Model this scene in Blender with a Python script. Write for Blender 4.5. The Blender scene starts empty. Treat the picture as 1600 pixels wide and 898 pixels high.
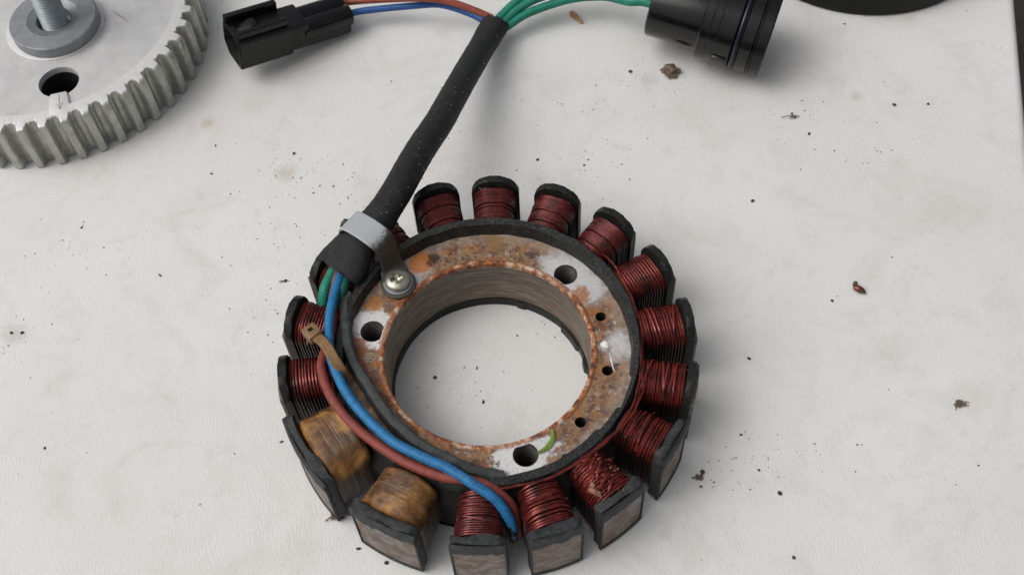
import bpy, bmesh, math, random
from mathutils import Vector, Matrix, noise as mnoise
from mathutils.geometry import delaunay_2d_cdt
R = math.radians
S = 0.001                      # all coordinates below are millimetres
rnd = random.Random(7)
scene = bpy.context.scene
col = scene.collection

# ---------------------------------------------------------------- camera
cam_d = bpy.data.cameras.new('camera')
cam = bpy.data.objects.new('camera', cam_d)
col.objects.link(cam)
cR = Vector((0.9979397561533812, -0.053800958701681556, -0.034952824368139575))
cU = Vector((0.06415795421091648, 0.836842699676338, 0.5436709049690707))
cF = Vector((0.0, 0.5447933120378758, -0.8385703590986279))
m = Matrix((cR, cU, -cF)).transposed().to_4x4()
m.translation = Vector((8.162728824681492, -166.17985400143715, 310.07254744452416)) * S
cam.matrix_world = m
cam_d.sensor_width = 36.0
cam_d.lens = 1800.0 / 1600.0 * 36.0
cam_d.clip_start = 0.01
cam_d.clip_end = 200.0
cam_d.dof.use_dof = True
cam_d.dof.focus_distance = 0.352
cam_d.dof.aperture_fstop = 30.0
scene.camera = cam

# ---------------------------------------------------------------- light
world = bpy.data.worlds.new('World')
scene.world = world
world.use_nodes = True
wn = world.node_tree
sky = wn.nodes.new('ShaderNodeTexSky')
sky.sky_type = 'NISHITA'
sky.sun_disc = False
sky.sun_elevation = R(56)
sky.sun_rotation = R(-100)
sky.air_density = 1.0
sky.dust_density = 9.0
sky.ozone_density = 1.0
bg = wn.nodes['Background']
bg.inputs['Strength'].default_value = 0.100
hs = wn.nodes.new('ShaderNodeHueSaturation')      # overcast: an almost colourless cloud layer
hs.inputs['Saturation'].default_value = 0.22
wn.links.new(sky.outputs[0], hs.inputs['Color'])
wn.links.new(hs.outputs[0], bg.inputs[0])
sun_d = bpy.data.lights.new('sun', 'SUN')
sun_d.energy = 0.6
sun_d.angle = R(55)
sun_d.color = (1.0, 0.98, 0.94)
sun = bpy.data.objects.new('sun', sun_d)
col.objects.link(sun)
_az, _el = R(-100), R(56)        # azimuth measured from +Y towards +X
sdir = Vector((math.sin(_az) * math.cos(_el), math.cos(_az) * math.cos(_el), math.sin(_el)))
sun.rotation_euler = sdir.to_track_quat('Z', 'Y').to_euler()
scene.view_settings.view_transform = 'Standard'
scene.view_settings.look = 'None'
scene.view_settings.gamma = 1.0
scene.view_settings.exposure = 0.03

# ---------------------------------------------------------------- material helpers
class NT:
    def __init__(self, name):
        self.m = bpy.data.materials.new(name)
        self.m.use_nodes = True
        self.t = self.m.node_tree
        self.b = self.t.nodes['Principled BSDF']
        tc = self.t.nodes.new('ShaderNodeTexCoord')
        vm = self.t.nodes.new('ShaderNodeVectorMath'); vm.operation = 'SCALE'
        vm.inputs['Scale'].default_value = 1000.0
        self.t.links.new(tc.outputs['Object'], vm.inputs[0])
        self.P = vm.outputs[0]                       # object coordinates in mm
        self.UV = tc.outputs['UV']
    def put(self, sock, v):
        if hasattr(v, 'is_linked') or isinstance(v, bpy.types.NodeSocket):
            self.t.links.new(v, sock)
        elif isinstance(v, (tuple, list)) and len(v) == 3 and sock.type == 'RGBA':
            sock.default_value = (*v, 1)
        else:
            sock.default_value = v
    def set(self, **k):
        for n, v in k.items():
            self.put(self.b.inputs[n.replace('_', ' ')], v)
        return self
    def map(self, scale, loc=(0, 0, 0), rot=(0, 0, 0), vec=None):
        n = self.t.nodes.new('ShaderNodeMapping')
        self.put(n.inputs[0], vec or self.P)
        n.inputs['Scale'].default_value = scale
        n.inputs['Location'].default_value = loc
        n.inputs['Rotation'].default_value = rot
        return n.outputs[0]
    def noise(self, scale=1.0, detail=4, rough=0.55, vec=None, dist=0.0, color=False):
        n = self.t.nodes.new('ShaderNodeTexNoise')
        self.put(n.inputs['Vector'], vec or self.P)
        n.inputs['Scale'].default_value = scale
        n.inputs['Detail'].default_value = detail
        n.inputs['Roughness'].default_value = rough
        n.inputs['Distortion'].default_value = dist
        return n.outputs['Color' if color else 'Fac']
    def voro(self, scale=1.0, vec=None, feature='F1', out='Distance'):
        n = self.t.nodes.new('ShaderNodeTexVoronoi')
        n.feature = feature
        self.put(n.inputs['Vector'], vec or self.P)
        n.inputs['Scale'].default_value = scale
        return n.outputs[out]
    def ramp(self, f, stops, smooth=False):
        n = self.t.nodes.new('ShaderNodeValToRGB')
        self.put(n.inputs[0], f)
        e = n.color_ramp.elements
        while len(e) < len(stops): e.new(0.5)
        for i, (p, c) in enumerate(stops):
            e[i].position = p
            e[i].color = (c, c, c, 1) if isinstance(c, (int, float)) else (*c, 1)
        if smooth: n.color_ramp.interpolation = 'EASE'
        return n.outputs[0]
    def mix(self, f, a, b, mode='MIX'):
        n = self.t.nodes.new('ShaderNodeMix')
        n.data_type = 'RGBA'; n.blend_type = mode
        self.put(n.inputs[0], f); self.put(n.inputs[6], a); self.put(n.inputs[7], b)
        return n.outputs[2]
    def math(self, op, a, b=0.0, c=0.0, clamp=False):
        n = self.t.nodes.new('ShaderNodeMath'); n.operation = op; n.use_clamp = clamp
        self.put(n.inputs[0], a); self.put(n.inputs[1], b)
        if op in ('MULTIPLY_ADD', 'SMOOTH_MIN'): self.put(n.inputs[2], c)
        return n.outputs[0]
    def vmath(self, op, a, b=(0, 0, 0)):
        n = self.t.nodes.new('ShaderNodeVectorMath'); n.operation = op
        self.put(n.inputs[0], a)
        if isinstance(b, tuple): n.inputs[1].default_value = b
        else: self.put(n.inputs[1], b)
        return n.outputs['Value' if op in ('LENGTH', 'DISTANCE', 'DOT_PRODUCT') else 0]
    def sep(self, v):
        n = self.t.nodes.new('ShaderNodeSeparateXYZ'); self.put(n.inputs[0], v)
        return n.outputs
    def sstep(self, v, a, b, lo=0.0, hi=1.0):
        n = self.t.nodes.new('ShaderNodeMapRange'); n.interpolation_type = 'SMOOTHSTEP'
        self.put(n.inputs[0], v)
        for i, x in enumerate((a, b, lo, hi)): n.inputs[i + 1].default_value = x
        return n.outputs[0]
    def bump(self, h, dist_mm=0.1, strength=1.0, normal=None):
        n = self.t.nodes.new('ShaderNodeBump')
        n.inputs['Strength'].default_value = strength
        n.inputs['Distance'].default_value = dist_mm * S
        self.put(n.inputs['Height'], h)
        if normal is not None: self.put(n.inputs['Normal'], normal)
        self.put(self.b.inputs['Normal'], n.outputs[0])
        return n.outputs[0]

def simple(name, base, rough=0.5, metal=0.0, var=0.25, vscale=0.6, bumpmm=0.0, bscale=3.0, spec=0.5, dust=None, dustamt=0.35):
    t = NT(name)
    f = t.noise(vscale, 5, 0.6)
    lo = tuple(c * (1 - var) for c in base); hi = tuple(min(1, c * (1 + var)) for c in base)
    c = t.ramp(f, [(0.3, lo), (0.7, hi)])
    if dust:
        df = t.ramp(t.noise(1.6, 8, 0.72), [(0.5, 0.0), (0.72, dustamt)])
        c = t.mix(df, c, dust)
    t.set(Base_Color=c, Metallic=metal, Specular_IOR_Level=spec)
    t.set(Roughness=t.ramp(t.noise(vscale * 3, 4), [(0.3, max(0.05, rough - 0.08)), (0.7, min(1, rough + 0.08))]))
    if bumpmm: t.bump(t.noise(bscale, 5, 0.6), bumpmm)
    return t.m

M = {}
# white table board with a faint leathery grain
t = NT('white_table_board')
big = t.noise(0.012, 3, 0.5)
c = t.ramp(big, [(0.3, (0.655, 0.65, 0.63)), (0.7, (0.70, 0.705, 0.70))])
st = t.ramp(t.noise(0.045, 8, 0.7, dist=0.6), [(0.50, 0.0), (0.72, 0.65)])
c = t.mix(st, c, (0.56, 0.545, 0.48))
st2 = t.ramp(t.noise(0.11, 8, 0.75, vec=t.map((1, 1, 1), loc=(40, 7, 3))), [(0.56, 0.0), (0.76, 0.5)])
c = t.mix(st2, c, (0.5, 0.49, 0.45))
fine = t.ramp(t.noise(2.4, 4, 0.6), [(0.66, 0.0), (0.8, 0.35)])
c = t.mix(fine, c, (0.42, 0.40, 0.36))
scr = t.noise(0.5, 3, 0.5, vec=t.map((0.06, 1.0, 1), rot=(0, 0, 0.5)), dist=0.4)
c = t.mix(t.ramp(scr, [(0.495, 0.0), (0.5, 0.10), (0.505, 0.0)]), c, (0.4, 0.39, 0.37))
for (x, y, rad, k_, cc) in ((-67.2, 88.1, 5.5, 0.5, (0.42, 0.36, 0.28)), (-96.8, 113.6, 4.0, 0.45, (0.42, 0.30, 0.22)), (-150.2, 29.6, 6, 0.35, (0.35, 0.33, 0.30)), (134.6, 106.6, 3.2, 0.5, (0.40, 0.36, 0.24)),
        (19.5, 77.5, 7, 0.3, (0.45, 0.42, 0.36)), (28, 120, 11, 0.22, (0.45, 0.44, 0.42)), (142, 74.5, 6, 0.3, (0.5, 0.46, 0.38)), (-12, 78, 8, 0.22, (0.45, 0.42, 0.36)), (-80, 122, 9, 0.25, (0.45, 0.42, 0.34)),
        (150, 52, 12, 0.15, (0.45, 0.44, 0.36)), (86, 10, 14, 0.14, (0.45, 0.43, 0.38)), (-100, 0, 16, 0.15, (0.47, 0.45, 0.42)), (62, 121, 6, 0.3, (0.4, 0.38, 0.35))):
    d_ = t.math('ADD', t.vmath('DISTANCE', t.P, (x, y, 0.0)), t.math('MULTIPLY', t.math('SUBTRACT', t.noise(0.5, 8, 0.8), 0.5), rad * 2.2))
    c = t.mix(t.sstep(d_, 0.0, rad, k_, 0.0), c, cc)
grain = t.noise(1.0, 3, 0.55, vec=t.map((1.9, 0.6, 1)), dist=0.3)
g2 = t.noise(3.2, 2, 0.5, vec=t.map((1.0, 0.8, 1)))
h = t.math('ADD', grain, t.math('MULTIPLY', g2, 0.35))
t.set(Base_Color=c, Roughness=0.5, Specular_IOR_Level=0.35)
t.bump(h, 0.24, 0.65)
M['table'] = t.m
# hub metal: pale corroded steel with rust, bright patches round the threaded holes
def hub_material():
    t = NT('rusty_pale_metal')
    X = t.sep(t.P)
    flat = t.map((1, 1, 0))
    r = t.vmath('LENGTH', flat)
    warp = t.math('MULTIPLY', t.math('SUBTRACT', t.noise(0.28, 5, 0.65), 0.5), 11.0)
    warp2 = t.math('MULTIPLY', t.math('SUBTRACT', t.noise(0.9, 5, 0.7), 0.5), 4.0)
    n1 = t.noise(0.17, 9, 0.72, dist=0.25)
    base = t.ramp(n1, [(0.34, (0.05, 0.026, 0.024)), (0.42, (0.13, 0.07, 0.055)), (0.47, (0.27, 0.18, 0.10)), (0.52, (0.22, 0.11, 0.04)), (0.57, (0.13, 0.075, 0.065)), (0.66, (0.34, 0.28, 0.21))])
    n2 = t.noise(0.26, 9, 0.7, vec=t.map((1, 1, 1), loc=(13, 4, 2)), dist=0.15)
    base = t.mix(t.ramp(n2, [(0.53, 0.0), (0.60, 0.85)]), base, (0.30, 0.10, 0.022))
    n3 = t.noise(0.6, 9, 0.75, vec=t.map((1, 1, 1), loc=(3, 44, 2)))
    base = t.mix(t.ramp(n3, [(0.56, 0.0), (0.66, 0.7)]), base, (0.52, 0.50, 0.48))
    base = t.mix(t.ramp(t.noise(0.35, 9, 0.75, vec=t.map((1, 1, 1), loc=(73, 4, 2))), [(0.53, 0.0), (0.60, 0.8)]), base, (0.075, 0.038, 0.033))
    # pale corroded outer zone
    oz = t.sstep(t.math('ADD', r, warp), 36.5, 40.5, 0.0, 0.28)
    base = t.mix(oz, base, t.ramp(n3, [(0.35, (0.30, 0.26, 0.22)), (0.6, (0.50, 0.485, 0.46))]))
    # clean pads
    for (x, y, rad, sf, g) in ((-33.6, 9.6, 6.6, 0.6, 1.0), (24.6, 24.2, 8.6, 3.2, 0.82), (30.5, 19.0, 5.0, 3.0, 0.8), (7.5, -34.2, 7.2, 0.7, 1.0), (13.8, -31.8, 3.6, 1.2, 0.9), (-22, 28.5, 5.0, 3.0, 0.75), (38, -1, 4.0, 3.0, 0.8)):
        d = t.vmath('DISTANCE', flat, (x, y, 0.0))
        d = t.math('ADD', d, t.math('ADD', warp, warp2))
        f = t.sstep(d, rad - sf, rad + sf, 1.0, 0.0)
        pad = t.ramp(t.noise(1.2, 4), [(0.3, (0.54 * g, 0.535 * g, 0.53 * g)), (0.7, (0.68 * g, 0.68 * g, 0.685 * g))])
        base = t.mix(f, base, pad)
    # bright orange blob and dark smear beside the screw
    for (x, y, rad, cc) in ((-19.6, 32.0, 4.0, (0.56, 0.17, 0.018)), (-15.0, 33.0, 1.7, (0.02, 0.016, 0.014)), (28.2, 16.6, 2.6, (0.36, 0.13, 0.025)), (31.0, 10.5, 2.0, (0.32, 0.12, 0.03)), (-33.5, 18.5, 2.6, (0.40, 0.16, 0.03)), (33.2, -9.5, 2.2, (0.30, 0.14, 0.04)), (4.0, 37.5, 3.0, (0.26, 0.15, 0.06)), (-5.5, -36.2, 2.2, (0.07, 0.03, 0.025)), (-38.0, 4.0, 3.6, (0.28, 0.085, 0.03)), (-37.5, -3.0, 3.2, (0.30, 0.09, 0.03))):
        d = t.math('ADD', t.vmath('DISTANCE', flat, (x, y, 0.0)), t.math('ADD', t.math('MULTIPLY', warp2, 1.5), t.math('MULTIPLY', warp, 0.75)))
        base = t.mix(t.sstep(d, rad - 1.3, rad + 0.9, 0.85, 0.0), base, t.mix(t.ramp(n3, [(0.4, 0.0), (0.6, 0.5)]), cc, tuple(v * 0.5 for v in cc)))
    # rust line along the lip of the bore
    lip = t.sstep(t.math('ADD', r, t.math('MULTIPLY', warp2, 0.5)), 30.9, 31.9, 0.92, 0.0)
    lipc = t.ramp(t.noise(0.35, 6, 0.7), [(0.38, (0.07, 0.028, 0.022)), (0.46, (0.26, 0.07, 0.025)), (0.53, (0.38, 0.145, 0.04)), (0.60, (0.52, 0.42, 0.34))])
    base = t.mix(lip, base, lipc)
    t.set(Base_Color=base, Metallic=0.12, Roughness=t.ramp(n1, [(0.3, 0.75), (0.7, 0.42)]), Specular_IOR_Level=0.4)
    hh = t.math('ADD', t.math('MULTIPLY', n2, 1.0), t.math('MULTIPLY', n3, 0.6))
    t.bump(hh, 0.5, 0.8)
    return t.m
M['hub'] = hub_material()
t = NT('machined_bore_metal')
st = t.noise(0.7, 7, 0.72, vec=t.map((0.16, 0.16, 2.2)))
c = t.ramp(st, [(0.34, (0.085, 0.062, 0.045)), (0.5, (0.175, 0.14, 0.108)), (0.66, (0.30, 0.265, 0.22))])
rf = t.ramp(t.noise(0.16, 6, 0.7), [(0.52, 0.0), (0.68, 0.65)])
c = t.mix(rf, c, (0.16, 0.075, 0.035))
t.set(Base_Color=c, Metallic=0.3, Roughness=0.5)
t.bump(st, 0.4, 0.8)
M['bore'] = t.m
M['thread'] = simple('dark_thread_metal', (0.07, 0.062, 0.055), 0.45, 0.3)
M['black'] = simple('satin_black_plastic', (0.010, 0.0115, 0.011), 0.45, 0, 0.3, 0.4, 0.05, 2.0, spec=0.22, dust=(0.16, 0.15, 0.13), dustamt=0.22)
M['black_dusty'] = simple('dusty_black_coating', (0.026, 0.028, 0.030), 0.6, 0, 0.5, 0.5, 0.2, 1.3, spec=0.25, dust=(0.2, 0.19, 0.17), dustamt=0.3)
M['ringblack'] = simple('ring_black_plastic', (0.013, 0.0145, 0.015), 0.42, 0, 0.35, 0.25, 0.08, 1.0, spec=0.25, dust=(0.3, 0.28, 0.25), dustamt=0.30)
M['strip'] = simple('grey_rubber_strip', (0.05, 0.054, 0.055), 0.6, 0, 0.3, 0.5, 0.06, 3.0, spec=0.25)
M['gloss'] = simple('glossy_black_plastic', (0.004, 0.004, 0.0045), 0.17, 0, 0.2, 0.3, 0.02, 0.35, spec=0.45, dust=(0.12, 0.12, 0.12), dustamt=0.10)
M['gloss2'] = simple('connector_black_plastic', (0.004, 0.004, 0.0045), 0.24, 0, 0.2, 0.3, 0.012, 0.5, spec=0.35, dust=(0.12, 0.12, 0.12), dustamt=0.12)
M['inside'] = simple('dark_socket_interior', (0.008, 0.008, 0.008), 0.7)
def copper(name, base, k=1.0):
    t = NT(name)
    u = t.sep(t.UV)
    f = t.noise(0.9, 5, 0.6, vec=t.map((1, 1, 1), loc=(5, 2, 8)))
    c = t.ramp(f, [(0.3, tuple(v * 0.45 for v in base)), (0.5, base), (0.72, tuple(min(1, v * 1.35) for v in base))])
    # lower turns darkened: shade between coils painted in, along with black dip varnish
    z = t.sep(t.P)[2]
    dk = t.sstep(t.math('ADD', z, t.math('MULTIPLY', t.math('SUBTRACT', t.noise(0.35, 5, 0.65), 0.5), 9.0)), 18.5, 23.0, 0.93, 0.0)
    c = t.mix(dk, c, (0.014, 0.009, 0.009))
    t.set(Base_Color=c, Roughness=0.3, Metallic=0.45, Specular_IOR_Level=0.45)
    pt = t.ramp(t.noise(0.22, 6, 0.7, vec=t.map((1, 1, 1), loc=(31, 2, 8))), [(0.50, 0.0), (0.62, 0.8 * k)])
    c = t.mix(pt, c, (0.020, 0.010, 0.010))
    t.put(t.b.inputs['Base Color'], c)
    t.bump(t.noise(2.5, 3), 0.03)
    return t.m
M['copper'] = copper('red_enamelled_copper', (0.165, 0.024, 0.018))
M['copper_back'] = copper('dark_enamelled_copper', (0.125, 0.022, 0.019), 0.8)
M['varnish_and_shade'] = simple('dark_varnish_and_shade', (0.006, 0.004, 0.004), 0.45, spec=0.2)
t = NT('tan_fibre_tape')
X = t.sep(t.UV)
fib = t.noise(1.0, 5, 0.65, vec=t.map((3.5, 26.0, 1.0), vec=t.UV), dist=0.15)
bl = t.noise(0.13, 6, 0.62, dist=0.3)
c = t.ramp(bl, [(0.38, (0.06, 0.028, 0.014)), (0.47, (0.20, 0.09, 0.03)), (0.55, (0.36, 0.18, 0.05)), (0.66, (0.54, 0.32, 0.12))])
c = t.mix(t.ramp(fib, [(0.46, 0.0), (0.60, 0.5)]), c, (0.20, 0.10, 0.035))
c = t.mix(t.ramp(fib, [(0.34, 0.3), (0.42, 0.0)]), c, (0.60, 0.40, 0.20))
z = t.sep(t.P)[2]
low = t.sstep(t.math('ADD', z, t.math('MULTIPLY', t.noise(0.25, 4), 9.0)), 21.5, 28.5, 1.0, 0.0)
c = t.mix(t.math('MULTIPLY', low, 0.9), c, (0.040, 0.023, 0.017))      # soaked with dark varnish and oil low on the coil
t.set(Base_Color=c, Roughness=0.38, Specular_IOR_Level=0.45)
t.bump(fib, 0.35, 0.9)
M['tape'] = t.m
t = NT('stained_steel_tip')
n = t.noise(0.22, 6, 0.65, dist=0.5)
c = t.ramp(n, [(0.34, (0.10, 0.06, 0.042)), (0.47, (0.17, 0.135, 0.11)), (0.56, (0.23, 0.21, 0.19)), (0.68, (0.28, 0.265, 0.25))])
c = t.mix(t.ramp(t.noise(0.5, 6, 0.7, vec=t.map((1, 1, 1.4), loc=(9, 9, 1))), [(0.47, 0.0), (0.60, 0.75)]), c, (0.15, 0.07, 0.035))
lam = t.noise(1.0, 2, 0.5, vec=t.map((0.05, 0.05, 2.2)))
t.set(Base_Color=c, Metallic=0.3, Roughness=0.5)
t.bump(lam, 0.1, 0.6)
M['tip'] = t.m
t = NT('rubbery_cable_tube')
n = t.noise(0.35, 6, 0.7)
c = t.ramp(n, [(0.3, (0.014, 0.0145, 0.015)), (0.7, (0.026, 0.027, 0.028))])
c = t.mix(t.ramp(t.noise(1.4, 8, 0.75), [(0.58, 0.0), (0.70, 0.5)]), c, (0.20, 0.18, 0.15))
weave = t.noise(1.0, 2, 0.5, vec=t.map((40, 330, 1), vec=t.UV))
t.set(Base_Color=c, Roughness=0.6, Specular_IOR_Level=0.22)
t.bump(t.math('ADD', weave, t.noise(1.5, 4)), 0.10, 0.7)
M['sleeve'] = t.m
def braid(name, c1, c2, k=1.0, rough=0.5, amt=1.0):
    t = NT(name)
    x = t.sep(t.UV)
    a = t.math('MULTIPLY', x[0], 2 * math.pi * 7)
    b = t.math('MULTIPLY', x[1], 2 * math.pi * 0.62 * k)     # v runs in mm
    s1 = t.math('SINE', t.math('ADD', a, b)); s2 = t.math('SINE', t.math('SUBTRACT', a, b))
    w = t.math('MULTIPLY_ADD', t.math('MULTIPLY', s1, s2), 0.5, 0.5)
    c = t.mix(t.ramp(w, [(0.25, 0.0), (0.75, 0.55 * amt)]), c1, c2)
    c = t.mix(t.ramp(t.noise(0.5, 8, 0.75), [(0.46, 0.0), (0.68, 0.7)]), c, tuple(v * 0.35 + 0.012 for v in c1))
    t.set(Base_Color=c, Roughness=rough, Specular_IOR_Level=0.4)
    t.bump(w, 0.16, 0.6 * amt)
    return t.m
M['blue'] = braid('blue_braided_sleeving', (0.010, 0.13, 0.33), (0.03, 0.26, 0.52))
M['red'] = braid('red_braided_sleeving', (0.22, 0.040, 0.030), (0.30, 0.075, 0.055))
M['green'] = braid('green_braided_sleeving', (0.004, 0.16, 0.105), (0.012, 0.30, 0.20))
M['green_dark'] = braid('dark_green_sleeving', (0.003, 0.07, 0.05), (0.006, 0.12, 0.085))
M['redthin'] = braid('orange_red_wire_sleeving', (0.26, 0.055, 0.030), (0.32, 0.09, 0.05), amt=0.5)
M['bluethin'] = braid('deep_blue_wire_sleeving', (0.012, 0.075, 0.26), (0.02, 0.11, 0.33), amt=0.5)
t = NT('two_tone_tin_strap')
n = t.noise(0.35, 6, 0.65)
z = t.sep(t.P)
d = t.math('ADD', t.vmath('DISTANCE', t.P, (-35.0, 35.5, 37.5)), t.math('MULTIPLY', t.math('SUBTRACT', t.noise(0.9, 6, 0.7), 0.5), 5.0))
f = t.sstep(d, 6.2, 8.6, 1.0, 0.0)
c = t.mix(f, (0.055, 0.052, 0.042), (0.40, 0.425, 0.445))       # bright on top, dark on the folded side
t.set(Base_Color=c, Metallic=t.math('MULTIPLY', f, 0.25), Roughness=0.5)
t.bump(n, 0.1)
M['strap'] = t.m
M['screw'] = simple('plated_screw', (0.36, 0.35, 0.29), 0.36, 0.8, 0.25, 0.6, 0.04, 1.5)
M['washer'] = simple('grey_zinc_washer', (0.26, 0.275, 0.29), 0.5, 0.45, 0.15, 0.4, 0.06, 1.5, dust=(0.1, 0.1, 0.09), dustamt=0.25)
M['boltzinc'] = simple('blued_zinc_bolt', (0.33, 0.37, 0.39), 0.42, 0.5, 0.15, 0.5)
t = NT('cast_aluminium_face')
c = t.ramp(t.noise(0.14, 6, 0.65), [(0.3, (0.47, 0.47, 0.475)), (0.7, (0.60, 0.60, 0.60))])
c = t.mix(t.ramp(t.noise(0.9, 7, 0.75), [(0.58, 0.0), (0.72, 0.5)]), c, (0.40, 0.39, 0.385))
# two brown rusty streaks
for (x, y, a, ln) in ((20.3, -9.6, 0.55, 5.0), (30.3, -4.0, -0.75, 5.5)):
    q = t.map((1, 1, 1), loc=(-(x * math.cos(-a) - y * math.sin(-a)), -(x * math.sin(-a) + y * math.cos(-a)), 0), rot=(0, 0, -a))
    s = t.sep(q)
    e = t.math('ADD', t.math('POWER', t.math('MULTIPLY', s[0], 1 / ln), 2.0), t.math('POWER', t.math('MULTIPLY', s[1], 1 / 0.55), 2.0))
    c = t.mix(t.sstep(e, 0.3, 1.1, 0.6, 0.0), c, (0.34, 0.20, 0.12))
t.set(Base_Color=c, Metallic=0.25, Roughness=0.55)
t.bump(t.noise(1.1, 6, 0.65), 0.14, 0.7)
M['alu'] = t.m
M['rimwhite'] = simple('bright_machined_rim', (0.62, 0.62, 0.615), 0.45, 0.2, 0.06, 0.5, 0.03, 2)
t = NT('worn_grey_pulley_teeth')
c = t.ramp(t.noise(0.35, 5, 0.6), [(0.3, (0.33, 0.335, 0.30)), (0.7, (0.52, 0.525, 0.48))])
wr = t.noise(0.9, 3, 0.5, vec=t.map((1, 1, 0.06)))
c = t.mix(t.ramp(wr, [(0.5, 0.0), (0.66, 0.5)]), c, (0.50, 0.50, 0.47))
t.set(Base_Color=c, Metallic=0.5, Roughness=0.36)
t.bump(wr, 0.08)
M['teeth'] = t.m
M['tie'] = simple('aged_tan_nylon', (0.20, 0.115, 0.05), 0.4, 0, 0.35, 0.5, 0.05, 1.0)
M['brown'] = simple('brown_dry_debris', (0.13, 0.09, 0.06), 0.8, 0, 0.6, 1.2)
M['tan'] = simple('tan_wood_chip', (0.36, 0.21, 0.11), 0.8, 0, 0.4, 0.8)
M['leaf'] = simple('fresh_green_shred', (0.13, 0.21, 0.03), 0.5, 0, 0.3, 0.6)
M['bug'] = simple('dark_red_shell', (0.12, 0.02, 0.015), 0.25, 0, 0.5, 1.0)
M['buggreen'] = simple('dark_olive_shell', (0.03, 0.045, 0.012), 0.3, 0, 0.5, 1.0)
M['soil'] = simple('black_soil_crumb', (0.05, 0.04, 0.032), 0.9, 0, 0.6, 2.0)
M['lid'] = simple('matt_black_rubber', (0.006, 0.006, 0.006), 0.5, 0, 0.2, 0.2, 0.03, 1.0, spec=0.2)
M['mark'] = simple('pale_moulded_mark', (0.30, 0.26, 0.22), 0.6)
M['darkmark'] = simple('dark_scribed_mark', (0.2, 0.2, 0.2), 0.6)
t = NT('dark_earth')
c = t.ramp(t.noise(0.004, 8, 0.7), [(0.3, (0.018, 0.013, 0.010)), (0.7, (0.055, 0.040, 0.030))])
t.set(Base_Color=c, Roughness=0.9)
t.bump(t.noise(0.03, 8, 0.7), 15.0, 0.8)
M['ground'] = t.m

# ---------------------------------------------------------------- object helpers
def link(name, bm, mats, parent=None, smooth=True, loc=None):
    me = bpy.data.meshes.new(name)
    bmesh.ops.recalc_face_normals(bm, faces=bm.faces)
    if loc is not None: bmesh.ops.translate(bm, verts=bm.verts, vec=-Vector(loc))
    bmesh.ops.scale(bm, vec=(S, S, S), verts=bm.verts)
    bm.to_mesh(me); bm.free()
    for mm in (mats if isinstance(mats, (list, tuple)) else [mats]): me.materials.append(mm)
    if smooth:
        me.polygons.foreach_set('use_smooth', [True] * len(me.polygons))
        me.set_sharp_from_angle(angle=R(38))
    o = bpy.data.objects.new(name, me)
    col.objects.link(o)
    if parent is not None: o.parent = parent
    if loc is not None: o.location = Vector(loc) * S
    return o
def tag(o, label=None, cat=None, group=None, kind=None):
    if label: o['label'] = label
    if cat: o['category'] = cat
    if group: o['group'] = group
    if kind: o['kind'] = kind
    return o
def empty(name, loc):
    o = bpy.data.objects.new(name, None)
    o.empty_display_size = 0.01
    o.location = Vector(loc) * S
    col.objects.link(o)
    return o
def catmull(pts, n=10):
    P = [Vector(p) for p in pts]
    P = [P[0] * 2 - P[1]] + P + [P[-1] * 2 - P[-2]]
    out = []
    for i in range(1, len(P) - 2):
        for k in range(n):
            u = k / n
            a, b, c_, d = P[i - 1], P[i], P[i + 1], P[i + 2]
            out.append(0.5 * ((2 * b) + (c_ - a) * u + (2 * a - 5 * b + 4 * c_ - d) * u * u + (3 * b - a - 3 * c_ + d) * u ** 3))
    out.append(P[-2].copy())
    return out
def tube(bm, path, rad, sides=10, cap=True, mi=0, squash=None, up=None, jit=0.0):
    """tube with UV (u around, v length in mm); rad may be a function of 0..1; squash(t)->(a,b) factors along frame axes"""
    uvl = bm.loops.layers.uv.verify()
    n = len(path)
    T = []
    for i in range(n):
        d = path[min(i + 1, n - 1)] - path[max(i - 1, 0)]
        T.append(d.normalized() if d.length > 1e-9 else Vector((1, 0, 0)))
    ref = Vector(up) if up else (Vector((0, 0, 1)) if abs(T[0].z) < 0.9 else Vector((1, 0, 0)))
    N = (ref - T[0] * ref.dot(T[0])).normalized()
    rings, ln, acc = [], [], 0.0
    for i in range(n):
        if i:
            acc += (path[i] - path[i - 1]).length
            N = ((ref if up else N) - T[i] * (ref if up else N).dot(T[i])).normalized()
        B = T[i].cross(N)
        tt = i / (n - 1)
        r = rad(tt) if callable(rad) else rad
        a, b = squash(tt) if squash else (1, 1)
        ring = []
        for k in range(sides):
            th = 2 * math.pi * k / sides
            rr = r * (1 + (rnd.uniform(-jit, jit) if jit else 0))
            ring.append(bm.verts.new(path[i] + N * math.cos(th) * rr * a + B * math.sin(th) * rr * b))
        rings.append(ring); ln.append(acc)
    for i in range(n - 1):
        for k in range(sides):
            k2 = (k + 1) % sides
            f = bm.faces.new((rings[i][k], rings[i][k2], rings[i + 1][k2], rings[i + 1][k]))
            f.material_index = mi
            us = (k / sides, (k + 1) / sides, (k + 1) / sides, k / sides); vs = (ln[i], ln[i], ln[i + 1], ln[i + 1])
            for lp, uu, vv in zip(f.loops, us, vs): lp[uvl].uv = (uu, vv)
    if cap:
        for rg in (rings[0], rings[-1]):
            try: bm.faces.new(rg).material_index = mi
            except ValueError: pass
    return rings
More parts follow.
